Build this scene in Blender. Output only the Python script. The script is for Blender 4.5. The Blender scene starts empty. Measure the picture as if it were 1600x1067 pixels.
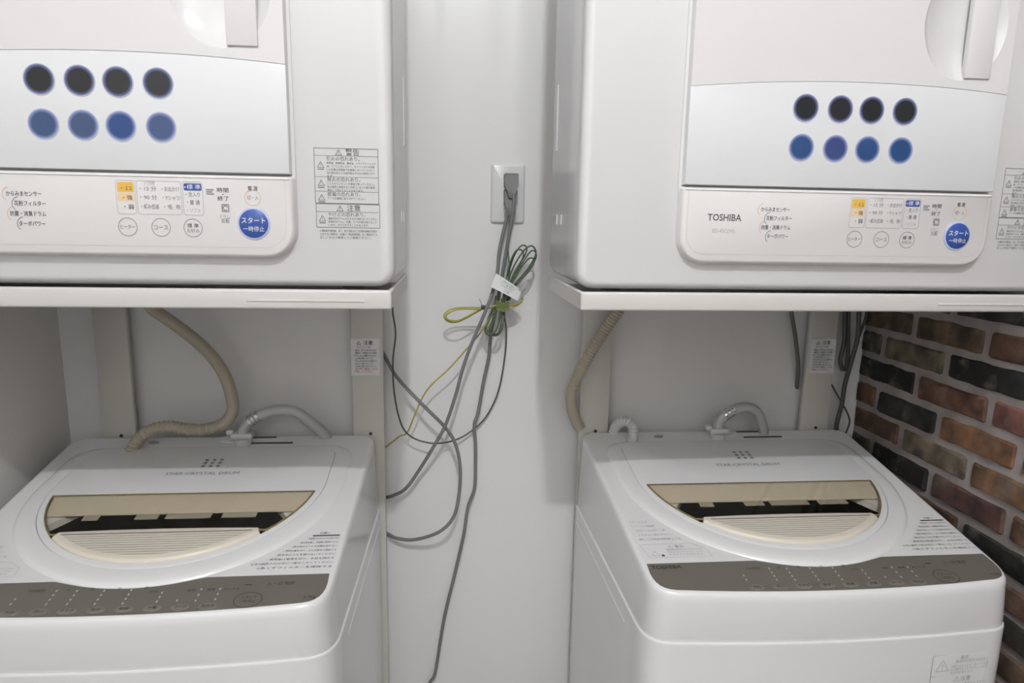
import bpy, bmesh, math, random
from mathutils import Matrix, Vector
random.seed(7)
S = bpy.context.scene
COL = S.collection

# ------------------------------------------------------------------ camera, world, lights, exposure
H = 1.40                                   # camera height above the floor
PITCH, YAW, ROLL, FOC = .1814, .0943, -.0183, 1043.53
def set_camera():
    cy, sy, cp, sp = math.cos(YAW), math.sin(YAW), math.cos(PITCH), math.sin(PITCH)
    fwd = Vector((sy*cp, cy*cp, -sp)); right = Vector((cy, -sy, 0)); down = fwd.cross(right)
    c, s = math.cos(ROLL), math.sin(ROLL)
    r2 = right*c + down*s; d2 = down*c - right*s
    cam = bpy.data.cameras.new('camera'); ob = bpy.data.objects.new('camera', cam); COL.objects.link(ob)
    cam.sensor_width = 36; cam.lens = FOC/1600*36; cam.clip_start = .01
    M = Matrix(((r2.x, -d2.x, -fwd.x, 0), (r2.y, -d2.y, -fwd.y, 0), (r2.z, -d2.z, -fwd.z, H), (0, 0, 0, 1)))
    ob.matrix_world = M; S.camera = ob
set_camera()
W = bpy.data.worlds.new('world'); S.world = W; W.use_nodes = True
W.node_tree.nodes['Background'].inputs[0].default_value = (0, 0, 0, 1)
W.node_tree.nodes['Background'].inputs[1].default_value = 0
for nm, dx in (('ceiling_lamp_left_offscreen', -.025), ('ceiling_lamp_right_offscreen', .025)):   # twin bulbs of the ceiling lamp behind the camera
    l = bpy.data.lights.new(nm, 'POINT'); l.energy = 51; l.shadow_soft_size = .022; l.color = (.965, .98, 1)
    o = bpy.data.objects.new(nm, l); o.location = (.035+dx, -.80, 2.89); COL.objects.link(o)
S.view_settings.view_transform = 'Standard'; S.view_settings.look = 'None'
S.view_settings.gamma = 1; S.view_settings.use_curve_mapping = False
S.view_settings.exposure = -0.38

# ------------------------------------------------------------------ measured runs of cords and hoses (metres)
PATHS = {
'cordA': [(0.1207,1.375,1.4458),(0.1169,1.37,1.4152),(0.1086,1.372,1.3767),(0.1001,1.372,1.3327),(0.0964,1.366,1.2914),(0.0845,1.355,1.2465),(0.072,1.335,1.2176),(0.0574,1.334,1.1824),(0.0416,1.335,1.1427),(0.025,1.337,1.0929),(0.0121,1.338,1.0414),(-0.009,1.342,0.9758),(-0.0331,1.348,0.928),(-0.0624,1.37,0.8719),(-0.093,1.375,0.8254),(-0.1214,1.385,0.8041),(-0.1395,1.4,0.7935),(-0.1523,1.403,0.791)],
'cordB': [(0.1226,1.372,1.4734),(0.1274,1.362,1.4405),(0.1234,1.366,1.3962),(0.1169,1.372,1.3511),(0.1101,1.376,1.3052),(0.103,1.378,1.2587),(0.0945,1.38,1.2116),(0.086,1.385,1.1605),(0.0827,1.388,1.1131),(0.0718,1.39,1.0567),(0.0608,1.39,0.9886),(0.0527,1.39,0.96),(0.0558,1.39,0.9208),(0.0562,1.39,0.8784),(0.0546,1.39,0.8161),(0.0401,1.39,0.7699),(0.0305,1.39,0.7024),(0.0117,1.392,0.6112),(-0.0129,1.394,0.4965),(-0.0329,1.394,0.3633),(-0.0508,1.394,0.3142),(-0.079,1.394,0.1099)],
'cordC': [(-0.1503,1.403,1.135),(-0.1385,1.401,1.1133),(-0.1097,1.375,1.07),(-0.0592,1.35,1.0208),(-0.0103,1.35,0.9691),(0.0125,1.35,0.9295),(0.0221,1.35,0.8782),(0.0203,1.35,0.8235),(0.0088,1.35,0.7688),(-0.0219,1.35,0.7342),(-0.0747,1.372,0.7065),(-0.1144,1.384,0.7042),(-0.1366,1.4,0.7074),(-0.1508,1.403,0.7139)],
'green': [(-0.1169,1.37,1.2315),(-0.116,1.37,1.2052),(-0.1114,1.37,1.1627),(-0.1173,1.37,1.108),(-0.1162,1.37,1.0433),(-0.1058,1.37,0.982),(-0.0901,1.37,0.9495),(-0.061,1.37,0.9321),(-0.0245,1.372,0.9258),(0.0169,1.388,0.9293),(0.0545,1.397,0.9505),(0.0822,1.4,0.9812),(0.1051,1.4,1.0342),(0.1171,1.392,1.1122),(0.1173,1.372,1.1669),(0.112,1.362,1.2008),(0.1055,1.352,1.2247)],
'yellow': [(-0.1504,1.403,0.9031),(-0.1368,1.4,0.9104),(-0.1069,1.378,0.94),(-0.0904,1.375,0.9493),(-0.0738,1.36,0.9904),(-0.0582,1.358,1.0282),(-0.0375,1.356,1.0588),(-0.0018,1.354,1.0932),(0.0337,1.352,1.1344),(0.0603,1.352,1.1662),(0.0732,1.352,1.1875),(0.0848,1.352,1.2061),(0.0951,1.352,1.2167)],
'up': [[(0.108,1.352,1.2352),(0.1126,1.3525,1.2745),(0.1213,1.3531,1.303),(0.1288,1.3536,1.3263),(0.1389,1.3542,1.3431),(0.1479,1.3547,1.3483),(0.1546,1.3553,1.3433),(0.1524,1.3558,1.3304),(0.1411,1.3564,1.3108),(0.1297,1.3569,1.2899),(0.121,1.3575,1.2675),(0.1137,1.358,1.2346)],[(0.109,1.348,1.2357),(0.1175,1.3486,1.2749),(0.1262,1.3493,1.3008),(0.1388,1.3499,1.3241),(0.1515,1.3505,1.3409),(0.1632,1.3512,1.3474),(0.1712,1.3518,1.3411),(0.1729,1.3525,1.3295),(0.1642,1.3531,1.3113),(0.1491,1.3537,1.2903),(0.1299,1.3544,1.2666),(0.1161,1.355,1.2349)],[(0.11,1.344,1.2362),(0.1211,1.3448,1.2727),(0.1351,1.3456,1.296),(0.1502,1.3464,1.3206),(0.1617,1.3472,1.3361),(0.1695,1.348,1.3374),(0.1738,1.3488,1.3272),(0.1677,1.3496,1.3116),(0.1526,1.3504,1.2919),(0.1361,1.3512,1.2722),(0.1198,1.352,1.2353)],[(0.1057,1.34,1.2367),(0.1105,1.3409,1.2652),(0.1153,1.3418,1.2948),(0.1227,1.3427,1.3205),(0.1315,1.3436,1.3371),(0.1406,1.3445,1.3397),(0.1473,1.3454,1.3321),(0.1426,1.3463,1.3141),(0.1326,1.3472,1.2946),(0.1241,1.3481,1.2685),(0.1143,1.349,1.2357)],[(0.1106,1.336,1.2372),(0.1218,1.337,1.2683),(0.1319,1.338,1.2863),(0.1445,1.339,1.3069),(0.1572,1.34,1.3223),(0.1664,1.341,1.3224),(0.1681,1.342,1.3121),(0.1582,1.343,1.2965),(0.1443,1.344,1.2807),(0.1304,1.345,1.2624),(0.118,1.346,1.236)]],
'down': [[(0.094,1.36,1.2447),(0.0903,1.3589,1.2237),(0.0799,1.3578,1.2013),(0.0722,1.3567,1.1788),(0.0736,1.3556,1.1683),(0.0828,1.3544,1.1631),(0.0932,1.3533,1.1714),(0.0995,1.3522,1.1889),(0.1043,1.3511,1.2156),(0.1077,1.35,1.2407)],[(0.0976,1.355,1.2453),(0.0952,1.354,1.2217),(0.0863,1.353,1.1954),(0.0799,1.352,1.1742),(0.0852,1.351,1.1651),(0.0957,1.35,1.1639),(0.1048,1.349,1.1735),(0.1096,1.348,1.1962),(0.1117,1.347,1.2228),(0.11,1.346,1.2412)],[(0.1011,1.35,1.2459),(0.0962,1.3491,1.2224),(0.0899,1.3482,1.1988),(0.0835,1.3473,1.179),(0.0876,1.3464,1.1685),(0.0967,1.3456,1.1687),(0.103,1.3447,1.1808),(0.1052,1.3438,1.2021),(0.1075,1.3429,1.2233),(0.1071,1.342,1.2417)],[(0.0956,1.345,1.2451),(0.0906,1.3442,1.223),(0.0817,1.3434,1.2008),(0.0741,1.3427,1.1837),(0.0767,1.3419,1.1733),(0.0872,1.3411,1.1695),(0.0961,1.3403,1.1815),(0.0997,1.3396,1.2027),(0.1032,1.3388,1.2238),(0.1042,1.338,1.2421)]],
'wrap': [[(0.0925,1.336,1.2371),(0.1016,1.336,1.2326),(0.1107,1.336,1.232),(0.1197,1.336,1.2373)],[(0.0925,1.336,1.2332),(0.1017,1.336,1.2287),(0.1107,1.336,1.2281),(0.1197,1.336,1.2334)],[(0.0926,1.336,1.2293),(0.1017,1.336,1.2248),(0.1108,1.336,1.2242),(0.1198,1.336,1.2295)],[(0.0926,1.336,1.2254),(0.1018,1.336,1.2209),(0.1109,1.336,1.2203),(0.1199,1.336,1.2256)],[(0.0927,1.336,1.2215),(0.1018,1.336,1.217),(0.1109,1.336,1.2164),(0.1199,1.336,1.2217)]],
'greenstem': [(0.1176,1.378,1.3405),(0.1199,1.37,1.3188),(0.1208,1.36,1.2934),(0.1154,1.352,1.2615),(0.1103,1.348,1.2358)],
'yloop': [[(0.1128,1.345,1.2283),(0.0894,1.3454,1.2228),(0.0686,1.3457,1.2214),(0.0504,1.3461,1.2219),(0.0357,1.3464,1.2216),(0.0168,1.3468,1.2209),(0.0,1.3471,1.2169),(-0.0116,1.3475,1.2063),(-0.0077,1.3479,1.1957),(0.0039,1.3482,1.1911),(0.0169,1.3486,1.1924),(0.0351,1.3489,1.201),(0.0506,1.3493,1.2103),(0.0662,1.3496,1.2182),(0.0845,1.35,1.2222)],[(0.1123,1.34,1.2315),(0.089,1.3404,1.2261),(0.0697,1.3407,1.2207),(0.0503,1.3411,1.2193),(0.0348,1.3414,1.2198),(0.0167,1.3418,1.2183),(0.0026,1.3421,1.2136),(-0.0077,1.3425,1.2057),(-0.0038,1.3429,1.1978),(0.0065,1.3432,1.1952),(0.0194,1.3436,1.1965),(0.0362,1.3439,1.2051),(0.0517,1.3443,1.2136),(0.0673,1.3446,1.2202),(0.0842,1.345,1.2216)]],
'ystub': [[(0.1076,1.345,1.2256),(0.1219,1.345,1.2283),(0.1337,1.345,1.2284),(0.1428,1.345,1.2337),(0.1478,1.345,1.2416),(0.1439,1.345,1.2436)],[(0.1079,1.348,1.2213),(0.1236,1.348,1.2214),(0.1367,1.348,1.2267),(0.1457,1.348,1.2347),(0.1455,1.348,1.2412)]],
'tag': [(0.0921,1.342,1.292),(0.1439,1.336,1.2582),(0.136,1.33,1.2375),(0.0818,1.336,1.2647)],
'hoseL': [(-0.5663,1.31,1.2357),(-0.5625,1.32,1.2179),(-0.5341,1.335,1.1892),(-0.4982,1.345,1.1533),(-0.4692,1.35,1.1175),(-0.4481,1.352,1.0763),(-0.4371,1.35,1.0303),(-0.4383,1.345,1.0037),(-0.4534,1.338,0.9845),(-0.4859,1.332,0.9748),(-0.5176,1.328,0.9764),(-0.5496,1.325,0.9831),(-0.5754,1.32,0.9823),(-0.6011,1.313,0.9692),(-0.6134,1.305,0.9512),(-0.6177,1.302,0.9405)],
'waterL': [(-0.4164,1.335,0.9609),(-0.4118,1.335,0.9757),(-0.4024,1.335,0.989),(-0.3795,1.336,1.0032),(-0.3463,1.34,1.0117),(-0.3135,1.345,1.0066),(-0.2861,1.35,0.9831),(-0.2634,1.355,0.9593),(-0.2531,1.36,0.9422)],
'waterR': [(0.576,1.335,0.9603),(0.5764,1.335,0.9746),(0.5851,1.335,0.9903),(0.6097,1.337,1.0052),(0.6371,1.34,1.0098),(0.6635,1.345,0.998),(0.6818,1.35,0.9659),(0.6898,1.356,0.9404)],
'hoseR': [(0.3514,1.32,1.2409),(0.3401,1.325,1.2179),(0.3167,1.335,1.1764),(0.2908,1.34,1.1296),(0.268,1.342,1.082),(0.2548,1.345,1.0468),(0.2574,1.352,1.0094),(0.2694,1.366,0.9782),(0.2811,1.372,0.9574)],
'elbowR': [(0.3537,1.366,0.947),(0.3584,1.36,0.9648),(0.368,1.35,0.9764),(0.3792,1.34,0.9794),(0.3866,1.33,0.9711),(0.3852,1.322,0.9554),(0.3836,1.318,0.9398)],
'darktube': [(0.7326,1.38,1.2362),(0.7414,1.38,1.2054),(0.7581,1.385,1.1521),(0.7727,1.39,1.0918),(0.7817,1.402,1.0507),(0.7883,1.414,1.0327)],
'rc1': [(0.8643,1.385,1.2365),(0.8664,1.385,1.2053),(0.8716,1.385,1.1465),(0.8673,1.385,1.1044),(0.8758,1.385,1.0824),(0.886,1.387,1.0966),(0.8805,1.388,1.1633),(0.8736,1.388,1.2362)],
'rc2': [(0.8952,1.38,1.2373),(0.8959,1.38,1.2061),(0.8989,1.38,1.1547),(0.8902,1.38,1.101),(0.8812,1.38,1.0483),(0.8792,1.38,1.0053),(0.8736,1.38,0.9679),(0.873,1.38,0.9453),(0.8825,1.38,0.9148)],
'rc3': [(0.8555,1.39,1.0474),(0.8645,1.384,1.0296),(0.8752,1.378,1.0103),(0.8954,1.378,0.9796),(0.9023,1.38,0.9571),(0.8948,1.382,0.9262),(0.8892,1.384,0.9042)],
'rc4': [(0.9184,1.388,1.2222),(0.9172,1.388,1.1951),(0.9004,1.386,1.1362),(0.8906,1.386,1.0777),(0.885,1.386,1.0467)],
'plug1': [(0.119,1.39,1.4729)],
'plug2': [(0.1196,1.39,1.4385)],
}

# ------------------------------------------------------------------ materials
MATS = {}
def mat(name, col, rough=.4, metal=0., var=.04, vscale=9., bump=0., bscale=120., coat=0., spec=.5):
    if name in MATS: return MATS[name]
    m = bpy.data.materials.new(name); m.use_nodes = True; nt = m.node_tree; b = nt.nodes['Principled BSDF']
    b.inputs['Roughness'].default_value = rough; b.inputs['Metallic'].default_value = metal
    b.inputs['Coat Weight'].default_value = coat; b.inputs['Coat Roughness'].default_value = .12
    b.inputs['Specular IOR Level'].default_value = spec
    tc = nt.nodes.new('ShaderNodeTexCoord'); n = nt.nodes.new('ShaderNodeTexNoise')
    n.inputs['Scale'].default_value = vscale; n.inputs['Detail'].default_value = 4
    nt.links.new(tc.outputs['Object'], n.inputs['Vector'])
    r = nt.nodes.new('ShaderNodeValToRGB'); r.color_ramp.elements[0].position = .3; r.color_ramp.elements[1].position = .7
    r.color_ramp.elements[0].color = tuple(c*(1-var) for c in col)+(1,)
    r.color_ramp.elements[1].color = tuple(min(1, c*(1+var*.5)) for c in col)+(1,)
    nt.links.new(n.outputs['Fac'], r.inputs['Fac']); nt.links.new(r.outputs['Color'], b.inputs['Base Color'])
    if bump:
        n2 = nt.nodes.new('ShaderNodeTexNoise'); n2.inputs['Scale'].default_value = bscale; n2.inputs['Detail'].default_value = 3
        nt.links.new(tc.outputs['Object'], n2.inputs['Vector'])
        bp = nt.nodes.new('ShaderNodeBump'); bp.inputs['Strength'].default_value = bump; bp.inputs['Distance'].default_value = .002
        nt.links.new(n2.outputs['Fac'], bp.inputs['Height']); nt.links.new(bp.outputs['Normal'], b.inputs['Normal'])
    MATS[name] = m; return m
def ink(name, col): return mat(name, col, .55, var=.02, spec=.3)
white = mat('white_enamel', (.745, .74, .745), .22, var=.015, coat=.25)
whitew = mat('washer_white', (.83, .83, .835), .22, var=.012, coat=.3)
pinkw = mat('door_white', (.735, .72, .725), .38, var=.015)
bluew = mat('door_cool_white', (.725, .735, .75), .38, var=.015)
panelw = mat('panel_white', (.79, .775, .77), .35, var=.012)
grey_gap = mat('gap_grey', (.30, .30, .31), .5)
dark_gap = mat('gap_dark', (.06, .06, .055), .6)
stand_m = mat('stand_paint', (.64, .625, .575), .38, var=.03, bump=.03)
tray_m = mat('tray_paint', (.655, .635, .615), .35, var=.02)
screw_m = mat('screw_metal', (.10, .10, .09), .4, .8)
hose_beige = mat('hose_beige', (.48, .43, .335), .5, var=.08)
hose_white = mat('hose_white', (.52, .52, .52), .35, var=.05)
fit_white = mat('fitting_white', (.66, .66, .65), .3)
steel = mat('steel_band', (.72, .72, .72), .25, .9)
cord_m = mat('cord_grey', (.20, .20, .205), .5, var=.08)
plug_m = mat('plug_grey', (.145, .145, .145), .5, var=.06)
dark_cord = mat('cord_dark', (.075, .075, .07), .5)
green_m = mat('earth_wire_green', (.10, .14, .085), .45, var=.2, vscale=30)
dgreen_m = mat('earth_wire_dark_green', (.085, .105, .075), .45, var=.2, vscale=30)
yellow_m = mat('earth_wire_yellow', (.44, .42, .10), .45, var=.18, vscale=40)
outlet_m = mat('outlet_white', (.80, .80, .795), .25, coat=.3)
paper_m = mat('paper_white', (.82, .82, .82), .6)
k_ink = ink('ink_dark', (.09, .09, .095)); g_ink = ink('ink_grey', (.26, .26, .27)); lg_ink = ink('ink_light_grey', (.48, .48, .49))
o_ink = ink('ink_orange', (.75, .28, .10)); b_ink = ink('ink_blue', (.05, .095, .34)); w_ink = ink('ink_white', (.85, .85, .86))
lo_ink = ink('ink_pale_orange', (.80, .55, .35)); am_ink = ink('ink_amber', (.78, .48, .10)); am2_ink = ink('ink_pale_amber', (.82, .60, .36)); bl_ink = ink('ink_pale_blue', (.55, .58, .75))
r_ink = ink('ink_red', (.45, .12, .10))
panel_grey = mat('control_panel_taupe', (.235, .215, .19), .38, .35, var=.05, vscale=4)
btn_grey = mat('button_taupe', (.275, .255, .23), .35, .3)
led_m = mat('indicator_white', (.55, .55, .53), .4)
lid_beige = mat('lid_beige', (.78, .725, .62), .3, var=.04)
tub_steel = mat('tub_steel', (.36, .36, .35), .4, .6)
tub_grey = mat('tub_grey', (.45, .43, .37), .5)

def ribbed(name, col):
    m = mat(name, col, .35, var=.03); nt = m.node_tree; b = nt.nodes['Principled BSDF']
    tc = nt.nodes.new('ShaderNodeTexCoord'); w = nt.nodes.new('ShaderNodeTexWave'); w.bands_direction = 'Y'; w.inputs['Scale'].default_value = 55
    w.inputs['Distortion'].default_value = 0
    nt.links.new(tc.outputs['Object'], w.inputs['Vector'])
    bp = nt.nodes.new('ShaderNodeBump'); bp.inputs['Strength'].default_value = .5; bp.inputs['Distance'].default_value = .0012
    nt.links.new(w.outputs['Fac'], bp.inputs['Height']); nt.links.new(bp.outputs['Normal'], b.inputs['Normal']); return m
rib_beige = ribbed('lid_ribbed_beige', (.66, .61, .53))

def glass(name, tint, refl=.09):
    m = bpy.data.materials.new(name); m.use_nodes = True; nt = m.node_tree; nt.nodes.remove(nt.nodes['Principled BSDF'])
    t = nt.nodes.new('ShaderNodeBsdfTransparent'); t.inputs[0].default_value = tint+(1,)
    g = nt.nodes.new('ShaderNodeBsdfGlossy'); g.inputs['Roughness'].default_value = .04
    lw = nt.nodes.new('ShaderNodeLayerWeight'); lw.inputs[0].default_value = .5
    pw = nt.nodes.new('ShaderNodeMath'); pw.operation = 'POWER'; pw.inputs[1].default_value = 5; nt.links.new(lw.outputs['Facing'], pw.inputs[0])
    f = nt.nodes.new('ShaderNodeMath'); f.operation = 'MULTIPLY_ADD'; f.inputs[1].default_value = .9; f.inputs[2].default_value = .04; nt.links.new(pw.outputs[0], f.inputs[0])
    mx = nt.nodes.new('ShaderNodeMixShader'); nt.links.new(f.outputs[0], mx.inputs[0])
    nt.links.new(t.outputs[0], mx.inputs[1]); nt.links.new(g.outputs[0], mx.inputs[2])
    nt.links.new(mx.outputs[0], nt.nodes['Material Output'].inputs[0]); MATS[name] = m; return m
smoke = glass('smoked_window', (.965, .95, .915))
smoke_edge = mat('smoked_window_edge', (.22, .17, .07), .2, coat=.5)

def sticker_mat(name, core, rim):
    m = bpy.data.materials.new(name); m.use_nodes = True; nt = m.node_tree; b = nt.nodes['Principled BSDF']; b.inputs['Roughness'].default_value = .5
    tc = nt.nodes.new('ShaderNodeTexCoord'); ln = nt.nodes.new('ShaderNodeVectorMath'); ln.operation = 'LENGTH'
    nt.links.new(tc.outputs['Object'], ln.inputs[0])
    d = nt.nodes.new('ShaderNodeMath'); d.operation = 'DIVIDE'; d.inputs[1].default_value = .0185
    nt.links.new(ln.outputs['Value'], d.inputs[0])
    r = nt.nodes.new('ShaderNodeValToRGB'); e = r.color_ramp.elements
    e[0].position = .70; e[0].color = core+(1,); e[1].position = 1.0; e[1].color = (.76, .76, .79, 1)
    x = e.new(.86); x.color = rim+(1,)
    nt.links.new(d.outputs[0], r.inputs[0]); nt.links.new(r.outputs[0], b.inputs['Base Color']); return m
STK = {}
def sticker(core, rim):
    k = (core, rim)
    if k not in STK: STK[k] = sticker_mat('round_sticker', core, rim)
    return STK[k]

def brick_mat():
    m = bpy.data.materials.new('old_brick'); m.use_nodes = True; nt = m.node_tree; b = nt.nodes['Principled BSDF']; b.inputs['Roughness'].default_value = .85
    oi = nt.nodes.new('ShaderNodeObjectInfo'); tc = nt.nodes.new('ShaderNodeTexCoord')
    ad = nt.nodes.new('ShaderNodeVectorMath'); ad.operation = 'ADD'; sc = nt.nodes.new('ShaderNodeVectorMath'); sc.operation = 'SCALE'; sc.inputs['Scale'].default_value = 9
    cb = nt.nodes.new('ShaderNodeCombineXYZ')
    for i in range(3): nt.links.new(oi.outputs['Random'], cb.inputs[i])
    nt.links.new(cb.outputs[0], sc.inputs[0]); nt.links.new(tc.outputs['Object'], ad.inputs[0]); nt.links.new(sc.outputs[0], ad.inputs[1])
    n1 = nt.nodes.new('ShaderNodeTexNoise'); n1.inputs['Scale'].default_value = 24; n1.inputs['Detail'].default_value = 6
    n2 = nt.nodes.new('ShaderNodeTexNoise'); n2.inputs['Scale'].default_value = 60; n2.inputs['Detail'].default_value = 5
    n3 = nt.nodes.new('ShaderNodeTexNoise'); n3.inputs['Scale'].default_value = 22; n3.inputs['Detail'].default_value = 8
    for n in (n1, n2, n3): nt.links.new(ad.outputs[0], n.inputs['Vector'])
    r1 = nt.nodes.new('ShaderNodeValToRGB'); r1.color_ramp.elements[0].position = .35; r1.color_ramp.elements[0].color = (.38, .38, .40, 1)
    r1.color_ramp.elements[1].position = .7; r1.color_ramp.elements[1].color = (1.3, 1.22, 1.08, 1)
    nt.links.new(n1.outputs['Fac'], r1.inputs[0])
    mu = nt.nodes.new('ShaderNodeMixRGB'); mu.blend_type = 'MULTIPLY'; mu.inputs[0].default_value = 1
    nt.links.new(oi.outputs['Color'], mu.inputs[1]); nt.links.new(r1.outputs[0], mu.inputs[2])
    r3 = nt.nodes.new('ShaderNodeValToRGB'); r3.color_ramp.elements[0].position = .54; r3.color_ramp.elements[0].color = (0, 0, 0, 1)
    r3.color_ramp.elements[1].position = .72; r3.color_ramp.elements[1].color = (.38, .38, .38, 1)
    nt.links.new(n3.outputs['Fac'], r3.inputs[0])
    mx = nt.nodes.new('ShaderNodeMixRGB'); nt.links.new(r3.outputs[0], mx.inputs[0]); nt.links.new(mu.outputs[0], mx.inputs[1]); mx.inputs[2].default_value = (.30, .26, .22, 1)
    nt.links.new(mx.outputs[0], b.inputs['Base Color'])
    bp = nt.nodes.new('ShaderNodeBump'); bp.inputs['Strength'].default_value = .6; bp.inputs['Distance'].default_value = .004
    nt.links.new(n2.outputs['Fac'], bp.inputs['Height']); nt.links.new(bp.outputs['Normal'], b.inputs['Normal'])
    return m
brickm = brick_mat()
mortar = mat('mortar', (.34, .30, .285), .9, var=.3, vscale=14, bump=.7, bscale=70)
wall_m = mat('wall_gloss_white', (.83, .825, .82), .2, var=.02, vscale=3, spec=.5)
def wavy(m):
    nt = m.node_tree; b = nt.nodes['Principled BSDF']; tc = nt.nodes.new('ShaderNodeTexCoord'); mp = nt.nodes.new('ShaderNodeMapping'); mp.inputs['Scale'].default_value = (9, 1, .8)
    n = nt.nodes.new('ShaderNodeTexNoise'); n.inputs['Scale'].default_value = 1.6; n.inputs['Detail'].default_value = 1
    nt.links.new(tc.outputs['Object'], mp.inputs[0]); nt.links.new(mp.outputs[0], n.inputs['Vector'])
    bp = nt.nodes.new('ShaderNodeBump'); bp.inputs['Strength'].default_value = .5; bp.inputs['Distance'].default_value = .01
    nt.links.new(n.outputs['Fac'], bp.inputs['Height']); nt.links.new(bp.outputs['Normal'], b.inputs['Normal'])
wavy(wall_m)
wall_l = mat('wall_side_white', (.80, .79, .77), .45, var=.02)
floor_m = mat('floor_grey', (.45, .44, .43), .5, var=.1)
ceil_m = mat('ceiling_white', (.8, .8, .79), .8)

# ------------------------------------------------------------------ mesh helpers
class MB:
    def __init__(self): self.v = []; self.f = []
    def add(self, vs, fs):
        k = len(self.v); self.v += [tuple(p) for p in vs]; self.f += [tuple(i+k for i in f) for f in fs]; return self
    def box(self, x0, x1, y0, y1, z0, z1, r=0, seg=2):
        if r <= 0:
            vs = [(x, y, z) for x in (x0, x1) for y in (y0, y1) for z in (z0, z1)]
            return self.add(vs, [(0, 1, 3, 2), (4, 6, 7, 5), (0, 4, 5, 1), (2, 3, 7, 6), (0, 2, 6, 4), (1, 5, 7, 3)])
        bm = bmesh.new(); bmesh.ops.create_cube(bm, size=1)
        for v in bm.verts: v.co = Vector(((x0+x1)/2+v.co.x*(x1-x0), (y0+y1)/2+v.co.y*(y1-y0), (z0+z1)/2+v.co.z*(z1-z0)))
        bmesh.ops.bevel(bm, geom=bm.edges[:], offset=r, segments=seg, profile=.5, affect='EDGES')
        bm.verts.index_update(); self.add([v.co[:] for v in bm.verts], [[v.index for v in f.verts] for f in bm.faces]); bm.free(); return self
    def loft(self, rings, cap0=True, cap1=True, closed=True):
        n = len(rings[0]); vs = [p for r in rings for p in r]; fs = []
        for i in range(len(rings)-1):
            for j in range(n if closed else n-1):
                a = i*n+j; b = i*n+(j+1) % n; fs.append((a, b, b+n, a+n))
        if cap0: fs.append(tuple(reversed(range(n))))
        if cap1: fs.append(tuple(range((len(rings)-1)*n, len(rings)*n)))
        return self.add(vs, fs)
    def tube(self, pts, r, seg=10, sub=6, rfun=None, closed=False, smooth=True):
        P = catmull(pts, sub) if smooth else [Vector(p) for p in pts]
        rings = []; up = None; L = 0
        for i, p in enumerate(P):
            t = (P[min(i+1, len(P)-1)]-P[max(i-1, 0)]).normalized()
            if up is None:
                up = Vector((0, 0, 1)) if abs(t.z) < .9 else Vector((1, 0, 0))
            s = t.cross(up).normalized(); up = s.cross(t).normalized()
            if i: L += (p-P[i-1]).length
            rr = rfun(L, i/(len(P)-1)) if rfun else r
            rings.append([tuple(p+s*rr*math.cos(a)+up*rr*math.sin(a)) for a in [2*math.pi*k/seg for k in range(seg)]])
        return self.loft(rings)
    def build(self, name, m, parent=None, smooth=40):
        me = bpy.data.meshes.new(name); me.from_pydata(self.v, [], self.f); me.update()
        bm = bmesh.new(); bm.from_mesh(me); bmesh.ops.recalc_face_normals(bm, faces=bm.faces[:]); bm.to_mesh(me); bm.free()
        if smooth:
            me.shade_smooth(); me.set_sharp_from_angle(angle=math.radians(smooth))
        me.materials.append(m)
        o = bpy.data.objects.new(name, me); COL.objects.link(o); o.parent = parent; return o
def catmull(pts, sub):
    P = [Vector(p) for p in pts]; Q = [P[0]*2-P[1]]+P+[P[-1]*2-P[-2]]; out = []
    for i in range(1, len(Q)-2):
        a, b, c, d = Q[i-1:i+3]
        for k in range(sub):
            t = k/sub
            out.append(.5*((2*b)+(c-a)*t+(2*a-5*b+4*c-d)*t*t+(3*b-a-3*c+d)*t**3))
    out.append(P[-1]); return out
def tag(o, label, cat, group=None):
    o['label'] = label; o['category'] = cat
    if group: o['group'] = group
    return o
def struct(o): o['kind'] = 'structure'; return o
def thing(name, label, cat, loc=(0, 0, 0), rz=0, group=None):
    o = bpy.data.objects.new(name, None); o.empty_display_size = .05; COL.objects.link(o)
    o.location = loc; o.rotation_euler = (0, 0, rz); return tag(o, label, cat, group)
def copy_tree(o, parent=None):
    c = o.copy(); COL.objects.link(c); c.parent = parent
    for ch in list(o.children): copy_tree(ch, c)
    return c
def rrect(x0, x1, y0, y1, r, n=5):          # rounded rectangle, r = (bl, br, tr, tl) or one number
    r = (r,)*4 if not isinstance(r, (tuple, list)) else r; out = []
    for (cx, cy, a0, rr) in ((x0+r[0], y0+r[0], math.pi, r[0]), (x1-r[1], y0+r[1], 1.5*math.pi, r[1]), (x1-r[2], y1-r[2], 0, r[2]), (x0+r[3], y1-r[3], .5*math.pi, r[3])):
        for k in range(n+1):
            a = a0+.5*math.pi*k/n; out.append((cx+rr*math.cos(a), cy+rr*math.sin(a)))
    return out
def offset(poly, d):                        # inward offset of a CCW polygon along vertex normals
    n = len(poly); out = []
    for i in range(n):
        a, b, c = Vector(poly[i-1]), Vector(poly[i]), Vector(poly[(i+1) % n])
        e1 = (b-a); e2 = (c-b)
        if e1.length < 1e-9: e1 = e2
        if e2.length < 1e-9: e2 = e1
        n1 = Vector((-e1.y, e1.x)).normalized(); n2 = Vector((-e2.y, e2.x)).normalized(); m = (n1+n2)
        m = m.normalized() if m.length > 1e-6 else n1
        out.append(tuple(b+m*d/max(.5, m.dot(n1))))
    return out
def circle(cx, cy, r, n=28, ry=None):
    return [(cx+r*math.cos(2*math.pi*k/n), cy+(ry or r)*math.sin(2*math.pi*k/n)) for k in range(n)]

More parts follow.
